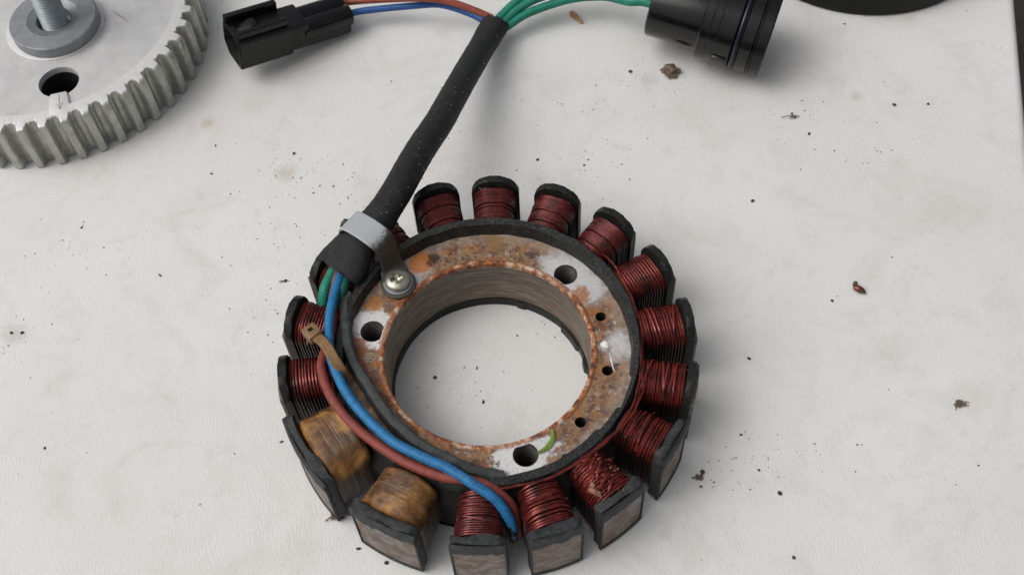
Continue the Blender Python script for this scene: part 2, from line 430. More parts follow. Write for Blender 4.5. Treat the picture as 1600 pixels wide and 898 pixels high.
def lathe(bm, prof, seg=96, mi=0, a0=0.0, a1=2 * math.pi, center=(0, 0), mod=None):
    """revolve (r, z) profile about the vertical axis; mod(angle, index)->(dr, dz)"""
    full = abs(a1 - a0 - 2 * math.pi) < 1e-6
    cnt = seg if full else seg + 1
    cols = []
    for i in range(cnt):
        a = a0 + (a1 - a0) * i / seg
        cc = []
        for j, (r, z) in enumerate(prof):
            dr, dz = mod(a, j) if mod else (0, 0)
            cc.append(bm.verts.new((center[0] + (r + dr) * math.cos(a), center[1] + (r + dr) * math.sin(a), z + dz)))
        cols.append(cc)
    for i in range(seg if full else cnt - 1):
        A, B = cols[i], cols[(i + 1) % cnt]
        for j in range(len(prof) - 1):
            f = bm.faces.new((A[j], B[j], B[j + 1], A[j + 1])); f.material_index = mi
    return cols
def prism(bm, poly, z0, z1, mat=None, mi=0, bevel=0.0, seg=2):
    """polygon in local xy extruded along local z, then transformed"""
    vs0 = [bm.verts.new((x, y, z0)) for x, y in poly]
    vs1 = [bm.verts.new((x, y, z1)) for x, y in poly]
    n = len(poly)
    fs = [bm.faces.new(vs0[::-1]), bm.faces.new(vs1)]
    for i in range(n): fs.append(bm.faces.new((vs0[i], vs0[(i + 1) % n], vs1[(i + 1) % n], vs1[i])))
    for f in fs: f.material_index = mi
    geo_v = vs0 + vs1
    if bevel:
        es = list({e for f in fs for e in f.edges})
        rr = bmesh.ops.bevel(bm, geom=es, offset=bevel, segments=seg, profile=0.5, affect='EDGES', clamp_overlap=True)
        geo_v = list({v for v in geo_v if v.is_valid} | set(rr['verts']))
        for f in rr['faces']: f.material_index = mi
    if mat is not None: bmesh.ops.transform(bm, matrix=mat, verts=geo_v)
    return geo_v
def boxm(bm, x0, x1, y0, y1, z0, z1, mat=None, mi=0, bevel=0.0):
    return prism(bm, [(x0, y0), (x1, y0), (x1, y1), (x0, y1)], z0, z1, mat, mi, bevel)
def blob(bm, c, r, sub=2, amp=0.35, sq=(1, 1, 1), mi=0, rot=0.0, seed=0):
    rr = bmesh.ops.create_icosphere(bm, subdivisions=sub, radius=1.0)
    ca, sa = math.cos(rot), math.sin(rot)
    for v in rr['verts']:
        k = 1 + amp * mnoise.noise(v.co * 1.7 + Vector((seed * 3.1, seed, 0)))
        p = Vector((v.co.x * sq[0], v.co.y * sq[1], v.co.z * sq[2])) * (r * k)
        v.co = Vector((p.x * ca - p.y * sa, p.x * sa + p.y * ca, p.z)) + Vector(c)
    for v in rr['verts']:
        for f in v.link_faces: f.material_index = mi

# ---------------------------------------------------------------- ground and table
bm = bmesh.new()
boxm(bm, -30000, 30000, -30000, 30000, -760, -750)
tag(link('ground', bm, M['ground'], smooth=False), kind='structure')
# table board: right-hand edge runs from (203.7,149) through (194.3,107.7)
dx, dy = (203.7 - 194.3), (149 - 107.7)
L = math.hypot(dx, dy); dx, dy = dx / L, dy / L
c0 = Vector((194.3, 107.7))
pR = c0 + Vector((dx, dy)) * 460; pr = c0 - Vector((dx, dy)) * 560
px, py = -dy, dx
bm = bmesh.new()
poly = [(pr.x, pr.y), (pR.x, pR.y), (pR.x + px * 760, pR.y + py * 760), (pr.x + px * 760, pr.y + py * 760)]
prism(bm, poly, -28, 0, bevel=3.5, seg=4)
tag(link('table', bm, M['table']), 'white plastic table board with dirt specks and faint leathery grain under all the parts', 'table')

# ---------------------------------------------------------------- stator
st = empty('stator', (0, 0, 0))
tag(st, 'rusty engine stator ring with red copper coils and a black cable on the white table', 'stator')
ZH = 21.8
# hub plate with real holes
HOLES = [(34.6, 165.0, 3.55, 1), (34.6, 45.0, 3.55, 1), (34.6, -75.0, 3.55, 1), (34.7, 15.0, 1.55, 0), (34.9, -15.0, 1.6, 0), (34.9, -45.0, 1.6, 0)]
def holes_plate(bm, r_in, r_out, z, holes, mi=0, rin_fn=None):
    V, E_, F_ = [], [], []
    def loop(pts):
        b = len(V); V.extend([Vector(p) for p in pts]); n = len(pts)
        E_.extend([(b + i, b + (i + 1) % n) for i in range(n)])
        return list(range(b, b + n))
    n = 180
    inner = loop([((r_in) * math.cos(2 * math.pi * i / n), r_in * math.sin(2 * math.pi * i / n)) for i in range(n)])
    outer = loop([(r_out * math.cos(2 * math.pi * i / n), r_out * math.sin(2 * math.pi * i / n)) for i in range(n)])
    hl = []
    for (cx, cy, hr) in holes:
        hl.append(loop([(cx + hr * math.cos(2 * math.pi * i / 32), cy + hr * math.sin(2 * math.pi * i / 32)) for i in range(32)]))
    vo, eo, fo, *_ = delaunay_2d_cdt(V, E_, [], 0, 1e-5)
    vs = [bm.verts.new((v.x, v.y, z)) for v in vo]
    for f in fo:
        c_ = sum((vo[i] for i in f), Vector((0, 0))) / len(f)
        if not (r_in * 0.9999 < c_.length < r_out): continue
        if any((c_ - Vector((cx, cy))).length < hr * 0.995 for cx, cy, hr in holes): continue
        bm.faces.new([vs[i] for i in f]).material_index = mi
hc = [(r * math.cos(R(a)), r * math.sin(R(a)), hr) for r, a, hr, _ in HOLES]
bm = bmesh.new()
holes_plate(bm, 30.55, 42.6, ZH, hc)
def lipmod(a, j):
    n_ = mnoise.noise(Vector((math.cos(a) * 9, math.sin(a) * 9, j * .2))) + .6 * mnoise.noise(Vector((math.cos(a) * 26, math.sin(a) * 26, j)))
    return (0.10 * n_, (0.14 * n_) if 0 < j < 4 else 0)
lathe(bm, [(31.75, ZH - 0.05), (31.35, ZH + 0.28), (30.9, ZH + 0.42), (30.35, ZH + 0.40), (30.0, ZH + 0.1), (29.85, ZH - 1.1)], 240, 0, mod=lipmod)
def wobble(a, j): return (0.12 * mnoise.noise(Vector((math.cos(a) * 5, math.sin(a) * 5, j))), 0)
lathe(bm, [(29.85, ZH - 1.1), (29.8, 14), (29.95, 13.7), (29.95, 9.2), (29.75, 8.9), (29.75, 3.4)], 180, 1)
for (r_, a_, hr, thr) in HOLES:
    cx, cy = r_ * math.cos(R(a_)), r_ * math.sin(R(a_))
    if thr:
        prof = [(hr, ZH), (hr - 0.15, ZH - 0.5)]
        z = ZH - 0.5
        while z > 4:
            prof += [(hr - 0.55, z - 0.45), (hr - 0.1, z - 0.9)]; z -= 0.9
    else:
        prof = [(hr, ZH), (hr - 0.05, ZH - 0.3), (hr - 0.05, 6)]
    prof += [(0.01, prof[-1][1])]
    lathe(bm, prof, 32, 2 if thr else 3, center=(cx, cy))
link('steel_hub', bm, [M['hub'], M['bore'], M['thread'], M['inside']], st)
# small stamped circle marks on the hub
bm = bmesh.new()
def torus(bm, c, R0, r0, seg=28, sides=8, mi=0):
    pth = [Vector((c[0] + R0 * math.cos(2 * math.pi * i / seg), c[1] + R0 * math.sin(2 * math.pi * i / seg), c[2])) for i in range(seg + 1)]
    tube(bm, pth, r0, sides, cap=False, mi=mi, up=(0, 0, 1))
torus(bm, (-34.0, 0.2, ZH + 0.02), 1.45, 0.16)
for q in (-0.5, 0.0, 0.5): tube(bm, [Vector((-34 - 1.1, 0.2 + q * 0.9, ZH + 0.03)), Vector((-34 + 1.1, 0.2 + q * 1.3, ZH + 0.03))], 0.10, 6)
link('stamped_circle_mark', bm, M['mark'], st)
bm = bmesh.new()
blob(bm, (33.8, -0.4, ZH), 1.25, 2, 0.5, (1.0, 0.85, 0.16))
blob(bm, (35.2, -6.5, ZH), 0.8, 2, 0.6, (0.25, 3.6, 0.10), rot=0.12)
link('white_corrosion_spot', bm, simple('white_corrosion', (0.72, 0.71, 0.68), 0.6), st)
# bottom black insulator ring under the hub
bm = bmesh.new()
def notch(a, j):
    d = (math.degrees(a) + 180) % 360 - 180
    k = 0.0
    if j in (1, 2):
        k += 0.25 * mnoise.noise(Vector((math.cos(a) * 3, math.sin(a) * 3, 1.3)))
        if 4 < d < 38: k -= 0.9
        if 12 < d < 20: k += 0.7
        if 66 < d < 72: k -= 0.5
    return (k, 0)
lathe(bm, [(46.0, 3.2), (29.5, 3.6), (29.4, 0.2), (46.0, 0.2)], 200, 0, mod=notch)
link('lower_insulator', bm, M['black'], st)
# insulator ring round the hub
bm = bmesh.new()
def ringmod(a, j):
    d = math.degrees(a) % 360
    back = 0.5 + 0.5 * math.cos(R(d - 90))           # 1 at the back, 0 at the front
    nz = mnoise.noise(Vector((math.cos(a) * 2.2, math.sin(a) * 2.2, 0.4)))
    nf = mnoise.noise(Vector((math.cos(a) * 7, math.sin(a) * 7, 2.0 + j * .3)))
    dr, dz = 0, 0
    if j in (3, 4, 5): dz = 2.1 * back + 0.35 * nf
    if j in (0, 1, 2, 3): dr = 1.2 * back + 0.25 * nz
    if j == 4: dr = 1.0 * back + 0.3 * nf
    if j in (5, 6, 7): dr = 0.35 * nf + (-1.2 if 258 < d < 328 else 0) + (0.8 if (315 < d < 345) else 0) - (0.6 if 298 < d < 300 else 0)
    return dr, dz
lathe(bm, [(46.5, 4.0), (46.5, 18.0), (43.6, 20.5), (43.4, 23.6), (42.9, 24.4), (41.6, 24.2), (41.1, 22.6), (41.0, ZH - 0.4), (41.3, 4.0)], 240, 0, mod=ringmod)
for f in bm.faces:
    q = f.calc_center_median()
    if q.z < 20 and math.hypot(q.x, q.y) > 43: f.material_index = 1  # lower wall painted near black to hold the shade between the coils
link('insulator_ring', bm, [M['ringblack'], M['varnish_and_shade']], st)
# loose insulation strip standing inside the ring at the wire side
STRIP = [(-40.2, 21.0, 25.5), (-41.3, 16.0, 25.5), (-40.5, 6.7, 25.5), (-38.6, -1.5, 25.5), (-33.9, -10.5, 25.5), (-28.8, -19.3, 25.5), (-23.2, -26.1, 25.5), (-18.0, -30.7, 25.5), (-10.5, -35.3, 25.4), (-4.5, -38.0, 24.6), (3, -39.6, 23.6)]
bm = bmesh.new()
pth = catmull(STRIP, 8)
for i, q in enumerate(pth): q.z += 0.35 * mnoise.noise(q * 0.35)
prev = None
for i, q in enumerate(pth):
    T = (pth[min(i + 1, len(pth) - 1)] - pth[max(i - 1, 0)]).normalized()
    out = Vector((q.x, q.y, 0)).normalized()
    w = 1.35 + 0.35 * mnoise.noise(q * 0.4)
    cur = [bm.verts.new(q + out * w), bm.verts.new(q + Vector((0, 0, .45)) + out * w * .5), bm.verts.new(q + Vector((0, 0, .35)) - out * w * .6), bm.verts.new(q - out * w - Vector((0, 0, .15))),
           bm.verts.new(Vector((q.x, q.y, 21.7)) - out * (w + 0.2)), bm.verts.new(Vector((q.x, q.y, 21.7)) + out * (w + .8))]
    if prev:
        for k in range(6): bm.faces.new((prev[k], prev[(k + 1) % 6], cur[(k + 1) % 6], cur[k]))
    else: bm.faces.new(cur)
    prev = cur
bm.faces.new(prev)
link('insulation_strip', bm, M['strip'], st)

# ---------------------------------------------------------------- poles
ANG = {1: 85.2, 2: 65.4, 3: 45.3, 4: 25.8, 5: 5.6, 6: -15.2, 7: -34.7, 8: -55.6, 9: -74.9, 10: -94.9, 11: -119.9, 12: -149.6, 13: -174.9, 14: 165.0, 15: 144.9, 16: 125.2, 17: 104.0}
LAB = {1: 'coil with a tiny pale mark moulded on its black flange', 8: 'coil with tangled frayed wire and a brown scab', 11: 'tan tape-wrapped coil with a brown top', 12: 'wider tan tape-wrapped coil stained dark brown'}
def frame(a):
    c, s = math.cos(R(a)), math.sin(R(a))
    return Matrix(((c, -s, 0, 0), (s, c, 0, 0), (0, 0, 1, 0), (0, 0, 0, 1)))
YZX = Matrix(((0, 0, 1, 0), (1, 0, 0, 0), (0, 1, 0, 0), (0, 0, 0, 1)))      # prism xy -> world yz, prism z -> world x
def rounded(hw, zb, zt, cr, n=6, arch=0.0):
    pts = []
    for (cy, cz, a0) in ((hw - cr, zt - cr, 0), (-hw + cr, zt - cr, 90), (-hw + cr, zb + cr, 180), (hw - cr, zb + cr, 270)):
        for i in range(n + 1):
            a = R(a0 + 90 * i / n)
            pts.append((cy + cr * math.cos(a), cz + cr * math.sin(a)))
    return [(y, z + arch * (1 - (y / hw) ** 2) * (1 if z > (zb + zt) / 2 else -1)) for y, z in pts]
for k in range(1, 18):
    a = ANG[k]; F = frame(a)
    hw = {11: 9.9, 12: 12.2}.get(k, 7.45)
    worn = k in (7, 8, 9, 10, 11, 12)
    # steel pole: stem and curved tip
    bm = bmesh.new()
    boxm(bm, 42, 58.5, -hw * 0.5, hw * 0.5, 6, 20.5, F)
    n = 10
    rows = []
    w2 = hw - (0.55 if worn else 0.7)
    for (zz, ins) in ((2.0, 0.3), (2.3, 0.0), (8, 0), (15, 0), (22.1, 0.0), (22.4, 0.3)):
        row = []
        for i in range(n + 1):
            y = -w2 + 2 * w2 * i / n
            x = math.sqrt(60.6 ** 2 - y * y) - ins
            row.append(F @ Vector((x, y, zz)))
        rows.append(row)
    vr = [[bm.verts.new(p) for p in row] for row in rows]
    for i in range(len(vr) - 1):
        for j in range(n): bm.faces.new((vr[i][j], vr[i][j + 1], vr[i + 1][j + 1], vr[i + 1][j]))
    back = [[bm.verts.new(F @ Vector((57.5, -w2 + 2 * w2 * i / n, zz))) for i in range(n + 1)] for zz in (2.0, 22.4)]
    for j in range(n):
        bm.faces.new((vr[0][j], back[0][j], back[0][j + 1], vr[0][j + 1]))
        bm.faces.new((vr[-1][j], vr[-1][j + 1], back[1][j + 1], back[1][j]))
    for sidx in (0, n):
        bm.faces.new([vr[i][sidx] for i in range(len(vr))] + [back[1][sidx], back[0][sidx]])
    pole = link('pole', bm, M['tip'], st)
    if k in LAB: pole['label'] = LAB[k]
    # flange
    bm = bmesh.new()
    top, bot, ch = 27.3, 0.6, 3.9
    if worn: top, ch = 26.6, 1.6
    x0, x1 = (57.4, 60.1) if worn else (57.3, 59.7)
    poly = [(-hw + ch, bot), (hw - ch, bot), (hw, bot + ch), (hw, top - ch), (hw - ch, top), (-hw + ch, top), (-hw, top - ch), (-hw, bot + ch)]
    if worn:
        x1b = 60.2
    if not worn:      # round the chamfer corners of the outline
        pp = []
        for q in range(8):
            a_, b_, c_ = Vector(poly[q - 1]), Vector(poly[q]), Vector(poly[(q + 1) % 8])
            p0, p1 = b_.lerp(a_, min(.45, 1.7 / (a_ - b_).length)), b_.lerp(c_, min(.45, 1.7 / (c_ - b_).length))
            for u in (0, .33, .67, 1): pp.append(tuple(p0 * (1 - u) ** 2 + b_ * 2 * u * (1 - u) + p1 * u * u))
        poly = pp
    vs = prism(bm, poly, x0, x1, YZX, 0, 0.6, 2)
    bmesh.ops.subdivide_edges(bm, edges=[e for e in bm.edges if e.calc_length() > 2.2], cuts=3, use_grid_fill=True)
    amp = 0.95 if worn else 0.10
    for v in bm.verts:
        p = v.co.copy()
        nn = mnoise.noise_vector(p * (0.42 if worn else 0.25) + Vector((k * 7, k, 0)))
        # follow the curve of the rim
        v.co.x -= (v.co.x / 60) * (60 - math.sqrt(max(0, 3600 - v.co.y ** 2)))
        wgt = 1.0 if p.z > 21 else 0.25
        v.co += Vector((nn.x * amp * wgt, nn.y * amp * 0.5 * wgt, nn.z * amp * wgt))
        if worn and v.co.z < 21.8 and v.co.x > 58.2 and abs(v.co.y) < hw - 0.9: v.co.x = min(v.co.x, 58.4)
    if worn:          # ragged lip of the coating hanging over the steel face, thin rim at its sides and foot
        def strip_(y0, y1, n_, zt, zb, th=0.55, x_=60.55):
            prev = None
            for i in range(n_ + 1):
                y = y0 + (y1 - y0) * i / n_
                x = math.sqrt(x_ ** 2 - y * y)
                b_ = zb(y)
                cur = [bm.verts.new(p) for p in ((x - .6, y, b_), (x + th, y, b_ + .15), (x + th * .8, y, zt - .4), (x - 0.3, y, zt))]
                if prev:
                    for q in range(4): bm.faces.new((prev[q], prev[(q + 1) % 4], cur[(q + 1) % 4], cur[q]))
                else: bm.faces.new(cur)
                prev = cur
            bm.faces.new(prev)
        strip_(-hw + .1, hw - .1, 30, 26.0, lambda y: 21.6 + 1.5 * mnoise.noise(Vector((y * .45, k * 3.3, 0))) + .8 * mnoise.noise(Vector((y * 1.7, k, 5))))
        strip_(-hw, -hw + .5, 1, 23, lambda y: 0.8, .4); strip_(hw - .5, hw, 1, 23, lambda y: 0.8, .4)
        strip_(-hw + .7, hw - .7, 8, 2.6, lambda y: 0.9, 0.4)
    bmesh.ops.transform(bm, matrix=F, verts=bm.verts)
    fl = link('coil_flange', bm, M['black_dusty'] if worn else M['black'], pole)
    # winding
    bm = bmesh.new()
    if k in (11, 12):
        uvl = bm.loops.layers.uv.verify()
        cw = 9.5 if k == 11 else 11.3
        xs = [43.6 + i * (57.4 - 43.6) / 22 for i in range(23)]
        rings = []
        for i, x in enumerate(xs):
            e = i / 22
            end = min(1, e / 0.12, (1 - e) / 0.10)
            sh = 0.80 + 0.20 * math.sqrt(max(0, end)) if end < 1 else 1
            wx = cw * (0.88 + 0.12 * e) * sh
            pts = rounded(wx, 12.5 - 10.3 * sh, 12.5 + 13.8 * sh, 6.6, 8, 1.0)
            rg = []
            for (y, z) in pts:
                dd = Vector((0, y, z - 12.5)).normalized()
                nn = 0.28 * mnoise.noise(Vector((x * 1.3, y * 0.12, z * 0.12 + k * 5))) + 0.35 * mnoise.noise(Vector((x * .3, y * .3, z * .3 + k)))
                rg.append(bm.verts.new(F @ (Vector((x, y, z)) + dd * nn)))
            rings.append(rg)
        m_ = len(rings[0])
        for i in range(22):
            for j in range(m_):
                f = bm.faces.new((rings[i][j], rings[i][(j + 1) % m_], rings[i + 1][(j + 1) % m_], rings[i + 1][j]))
                for lp, (uu, vv) in zip(f.loops, ((j / m_, i / 22), ((j + 1) / m_, i / 22), ((j + 1) / m_, (i + 1) / 22), (j / m_, (i + 1) / 22))): lp[uvl].uv = (uu, vv)
        bm.faces.new(rings[0]); bm.faces.new(rings[-1])
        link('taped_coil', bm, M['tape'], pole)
    else:
        tight = k in (1, 2, 3, 17, 16, 10)
        wr = 0.40 if not tight else 0.34
        x_in, x_out = 44.6, (57.0 if worn else 57.0)
        turns = int((x_out - x_in) / (wr * 2 * (0.99 if tight else 1.05)))
        cwi, cwo = (5.8, 6.7)
        per = 24
        base = rounded(1, 0, 1, 0.4, 5)
        nb = 28
        pth = []
        tj = [rnd.uniform(-0.15, 0.15) * (0.35 if tight else 1.0) for _ in range(turns + 2)]
        tr = [rnd.uniform(-0.12, 0.14) * (0.6 if tight else 1) for _ in range(turns + 2)]
        if tight:
            for _q in range(2): tr[rnd.randrange(2, turns - 3)] = -0.42
        if k in (6, 7, 9): tj = [v * 1.9 for v in tj]; tr = [v * 1.6 for v in tr]
        for ti in range(turns):
            for q in range(nb):
                e = (ti + q / nb) / turns
                x = x_in + (x_out - x_in) * e + tj[ti] * (1 - q / nb) + tj[ti + 1] * (q / nb)
                x += 0.18 * math.sin(2 * math.pi * q / nb + k)
                w = cwi + (cwo - cwi) * e + tr[ti] * (1 - q / nb) + tr[ti + 1] * q / nb
                pts = rounded(w, 3.0 - tr[ti], 23.9 + tr[ti], 4.6, 6, 0.75)
                y, z = pts[q]
                pth.append(F @ Vector((x, y, z)))
        tube(bm, pth, wr, 7, mi=0, up=tuple((F @ Vector((1, 0, 0)))[:]))
        # dark varnished lower layer
        pts = rounded(1, 0, 1, .3, 2)
        rgs = []
        for e in (0, 1):
            x = x_in - 0.6 + (x_out - x_in + 1.0) * e
            w = cwi + (cwo - cwi) * e - 0.05
            rgs.append([bm.verts.new(F @ Vector((x, y, z))) for (y, z) in rounded(w - .05, 3.3, 23.6, 4.5, 5, 0.7)])
        mm = len(rgs[0])
        for j in range(mm): bm.faces.new((rgs[0][j], rgs[0][(j + 1) % mm], rgs[1][(j + 1) % mm], rgs[1][j])).material_index = 1
        for rg in rgs: bm.faces.new(rg).material_index = 1
        if k == 8:
            for q in range(20):
                x = rnd.uniform(45, 55); sl = rnd.uniform(-3.2, 3.2); y0 = rnd.uniform(-5.6, -2); y1 = rnd.uniform(1, 5.6)
                h0 = rnd.uniform(23.6, 25.2)
                tube(bm, catmull([F @ Vector((x - sl, y0, h0 - 1.2)), F @ Vector((x - sl * .3, y0 * .3, h0 + rnd.uniform(.2, .9))), F @ Vector((x + sl * .4, y1 * .5, h0 + rnd.uniform(0, .6))), F @ Vector((x + sl, y1, h0 - 1.0))], 5), 0.40, 7)
        elif k in (6, 9, 5, 7, 10):
            for q in range(3 if k != 6 else 5):
                x = rnd.uniform(46, 54.5); sl = rnd.uniform(-1.4, 1.4)
                tube(bm, catmull([F @ Vector((x - sl, -6.0, 21.5)), F @ Vector((x - sl * .5, -3.5, 24.7)), F @ Vector((x + sl * .5, 3.5, 24.9)), F @ Vector((x + sl, 6.0, 21.5))], 6), wr, 7)
        link('copper_coil', bm, [M['copper_back'] if tight else M['copper'], M['varnish_and_shade']], pole)
        if k == 8:
            bm = bmesh.new()
            blob(bm, F @ Vector((53.6, -4.6, 25.2)), 1.4, 2, 0.7, (1.3, 0.7, 0.6), rot=R(a + 20), seed=3)
            blob(bm, F @ Vector((52.0, -3.9, 25.6)), 0.8, 2, 0.7, (1.1, 0.8, 0.7), rot=R(a + 20), seed=5)
            for q in range(16): blob(bm, F @ Vector((rnd.uniform(44.5, 54), rnd.uniform(-5, 5.5), 25.4)), rnd.uniform(.15, .42), 1, 0.9, (1, rnd.uniform(.4, 1), .6), seed=q)
            link('brown_scab', bm, simple('brown_dried_residue', (0.24, 0.11, 0.07), 0.75, 0, 0.4, 1.2), pole)
    if k == 1:
        bm = bmesh.new()        # tiny moulded W on the flange
        o = [(-4.6, 25.9), (-4.3, 24.7), (-3.9, 25.6), (-3.5, 24.7), (-3.2, 25.9)]
        tube(bm, [F @ Vector((55.95, -y_, z_)) for y_, z_ in o], 0.11, 6)
        tube(bm, [F @ Vector((55.95, 2.7, 25.8)), F @ Vector((55.95, 2.6, 24.8))], 0.11, 6)
        link('moulded_mark', bm, M['mark'], pole)

# copper lead wires lying along the ring
def wire(name, pts, rad, mat, parent=st, sides=12, n=10, lab=None, wob=0.0, squash=None, seed=0):
    bm = bmesh.new()
    p = catmull(pts, n)
    if wob:
        for i, q in enumerate(p): q += mnoise.noise_vector(q * 0.25 + Vector((seed, 0, 0))) * wob
    tube(bm, p, rad, sides, squash=squash)
    o = link(name, bm, mat, parent)
    if lab: o['label'] = lab
    return o
LEAD = [(34.6, 31.6, 22.0), (37.6, 27.4, 24.2), (39.9, 22.6, 24.6), (42.8, 12.1, 24.6), (43.8, 1.2, 24.6), (43.0, -9.3, 24.6), (40.8, -18.3, 24.7), (36.8, -26.3, 24.9), (30.9, -32.0, 24.9), (24.1, -37.0, 24.9), (17.6, -40.7, 24.9), (10.2, -43.1, 24.9), (1.4, -44.0, 24.9), (-4.5, -43.4, 24.7), (-8.0, -43.6, 22)]
wire('lead_wire', LEAD, 0.34, M['copper'], wob=0.25)
wire('lead_wire', [(x * 1.012, y * 1.012, z - 0.6) for x, y, z in LEAD[2:8]], 0.33, M['copper'], wob=0.4, seed=4)
wire('lead_wire', [(46.5, -12.2, 23.6), (43.9, -14.6, 24.4), (41.0, -21.1, 25.0), (37.5, -27.0, 25.3), (29.9, -33.6, 25.4), (22.8, -38.5, 25.2), (13.5, -42.8, 25.2)], 0.34, M['copper'], wob=0.3, seed=9)
# wires at the clamp end
wire('wire_end_tube', [(3.6, -51.9, 19.5), (4.3, -53.3, 15.0), (4.2, -52.4, 9.0), (3.6, -50.0, 3.5)], lambda t: 1.55 - 0.8 * t, M['varnish_and_shade'])
wire('blue_wire', [(-36.5, 35.5, 28.0), (-39.8, 31.5, 27.3), (-42.0, 26.8, 26.8), (-43.6, 20.6, 27.4), (-44.9, 12.1, 28.0), (-45.1, 4.8, 27.8), (-44.1, -2.6, 27.8), (-40.1, -13.0, 28.2), (-34.3, -21.7, 28.2), (-26.9, -29.6, 28.2), (-19.5, -34.6, 28.4), (-11.9, -38.9, 28.4), (-5.3, -43.7, 28.0), (0.3, -47.5, 25.8), (3.6, -51.3, 21.0), (4.3, -53.3, 15.0)], 1.42, M['blue'], lab='bright blue braided wire curving along the front of the ring')
wire('red_wire', [(-37.5, 35.5, 28.0), (-41.4, 31.2, 27.2), (-44.0, 26.4, 26.0), (-44.9, 20.4, 24.4), (-44.4, 13.0, 24.0), (-45.4, 5.6, 24.2), (-46.9, -1.0, 25.6), (-46.9, -6.0, 26.6), (-44.2, -13.9, 26.8), (-38.8, -22.2, 26.8), (-30.8, -30.0, 26.8), (-22.4, -36.2, 26.8), (-13.7, -40.3, 26.6), (-6.1, -41.9, 26.4), (-0.1, -44.2, 25.0), (4.6, -47.7, 20.0), (5.6, -51.6, 10.0)], 1.4, M['red'], lab='dull red braided wire beside the blue one')
wire('green_wire', [(-38.5, 35.5, 28.4), (-42.6, 31.2, 27.4), (-45.6, 26.4, 26.2), (-47.4, 22.0, 25.2), (-48.4, 18.5, 21.0)], 1.6, M['green'], lab='green braided wire diving between the coils')
wire('green_wire', [(-36.0, 34.0, 28.0), (-38.6, 29.7, 27.2), (-40.4, 25.4, 26.4), (-42.0, 20.8, 26.0), (-43.8, 17.4, 23.0)], 1.5, M['green_dark'], lab='dark green wire under the blue one')
# wires at the free end
A0 = Vector((-83.6, 129.0, 8.8))
MC = Matrix.Translation(A0) @ Matrix.Rotation(R(29.5), 4, 'Z') @ Matrix.Rotation(R(9.5), 4, 'Y')
E1 = MC @ Vector((43, 10.4, 6.6)); E1b = MC @ Vector((50, 10.4, 6.8)); E2 = MC @ Vector((43, 4.2, 6.4)); E2b = MC @ Vector((50, 4.4, 6.6))
SLEEVE = [(-43.6, 27.5, 26.8), (-38.2, 33.4, 29.8), (-32.8, 39.2, 31.6), (-28.6, 44.5, 33.0), (-24.2, 52.6, 33.2), (-18.1, 68.4, 30.2), (-12.0, 84.5, 25.8), (-7.7, 99.3, 20.5), (-3.1, 114.2, 15.5), (2.6, 130.9, 10.5), (8.0, 145.7, 7.2)]
bm = bmesh.new()
pth = catmull(SLEEVE, 12)
def sl_sq(t):
    k = max(0.0, min(1, 1.25 - t / 0.13))
    return (1 - 0.28 * k, 1 + 0.42 * k) if t < 0.16 else (1 - 0.10 * max(0, (t - .9) / .1), 1 + 0.14 * max(0, (t - .9) / .1))
for q in pth: q += mnoise.noise_vector(q * 0.06) * 0.25
rg = tube(bm, pth, lambda t: 5.7 - 0.9 * min(1, max(0, (t - .10) / .22)) - 0.1 * t, 28, cap=False, squash=sl_sq, jit=0.012)
# open ends with a visible wall thickness
for ends, nxt in ((rg[0], 1), (rg[-1], -2)):
    c_ = sum((v.co for v in ends), Vector()) / len(ends)
    ax = ((rg[nxt][0].co - ends[0].co).normalized())
    inn = [bm.verts.new(c_ + (v.co - c_) * 0.86 + ax * 0.1) for v in ends]
    dee = [bm.verts.new(c_ + (v.co - c_) * 0.80 + ax * 7.0) for v in ends]
    for i in range(28):
        j = (i + 1) % 28
        bm.faces.new((ends[i], ends[j], inn[j], inn[i])); bm.faces.new((inn[i], inn[j], dee[j], dee[i]))
    bm.faces.new(dee)
for e_ in (0, 1):        # ragged cut
    for v in rg[-e_]: v.co += mnoise.noise_vector(v.co * 0.9) * 0.9
link('cable_sleeve', bm, M['sleeve'], st)
wire('red_wire', [(-1.0, 136.0, 9.5), (7.4, 148.6, 8.0), (0.6, 151.4, 10.0), (-8.6, 154.5, 12.0), (-20.3, 156.2, 13.0), tuple(E1b), tuple(E1)][1:], 1.3, M['redthin'], lab='thin orange red wire running to the two-way connector')
wire('blue_wire', [(6.1, 146.7, 7.0), (-0.7, 151.6, 8.0), (-11.2, 156.2, 9.0), (-21.1, 156.7, 9.0), tuple(E2b), tuple(E2)], 1.3, M['bluethin'], lab='thin deep blue wire running to the two-way connector')
wire('green_wire', [(8.5, 143.0, 7.4), (12.6, 147.2, 8.4), (17.1, 150.6, 10.0), (24.4, 153.2, 12.0), (33.8, 153.8, 14.0), (45.4, 152.2, 15.0), (55.6, 146.6, 18.0), (61.0, 143.5, 20.0), (68.5, 139.6, 20.0)], 1.6, M['green'], lab='upper green wire of the round connector')
wire('green_wire', [(8.0, 141.0, 7.0), (13.0, 145.4, 7.0), (19.8, 149.0, 8.6), (29.0, 151.6, 10.0), (38.5, 152.1, 12.0), (49.0, 150.8, 13.0), (56.5, 143.2, 17.0), (61.5, 141.5, 18.0), (68.4, 137.6, 18.6)], 1.6, M['green'], lab='lower green wire of the round connector')
wire('green_wire', [(7.0, 144.5, 8.6), (11.0, 148.5, 9.4), (16.0, 152.6, 11.0), (23.4, 156.5, 13.0), (34.0, 157.7, 15.0), (46.7, 156.0, 16.0), (56.8, 147.2, 20.0), (62.5, 145.4, 21.6), (69.1, 141.4, 21.6)], 1.6, M['green'], lab='rearmost green wire of the round connector')
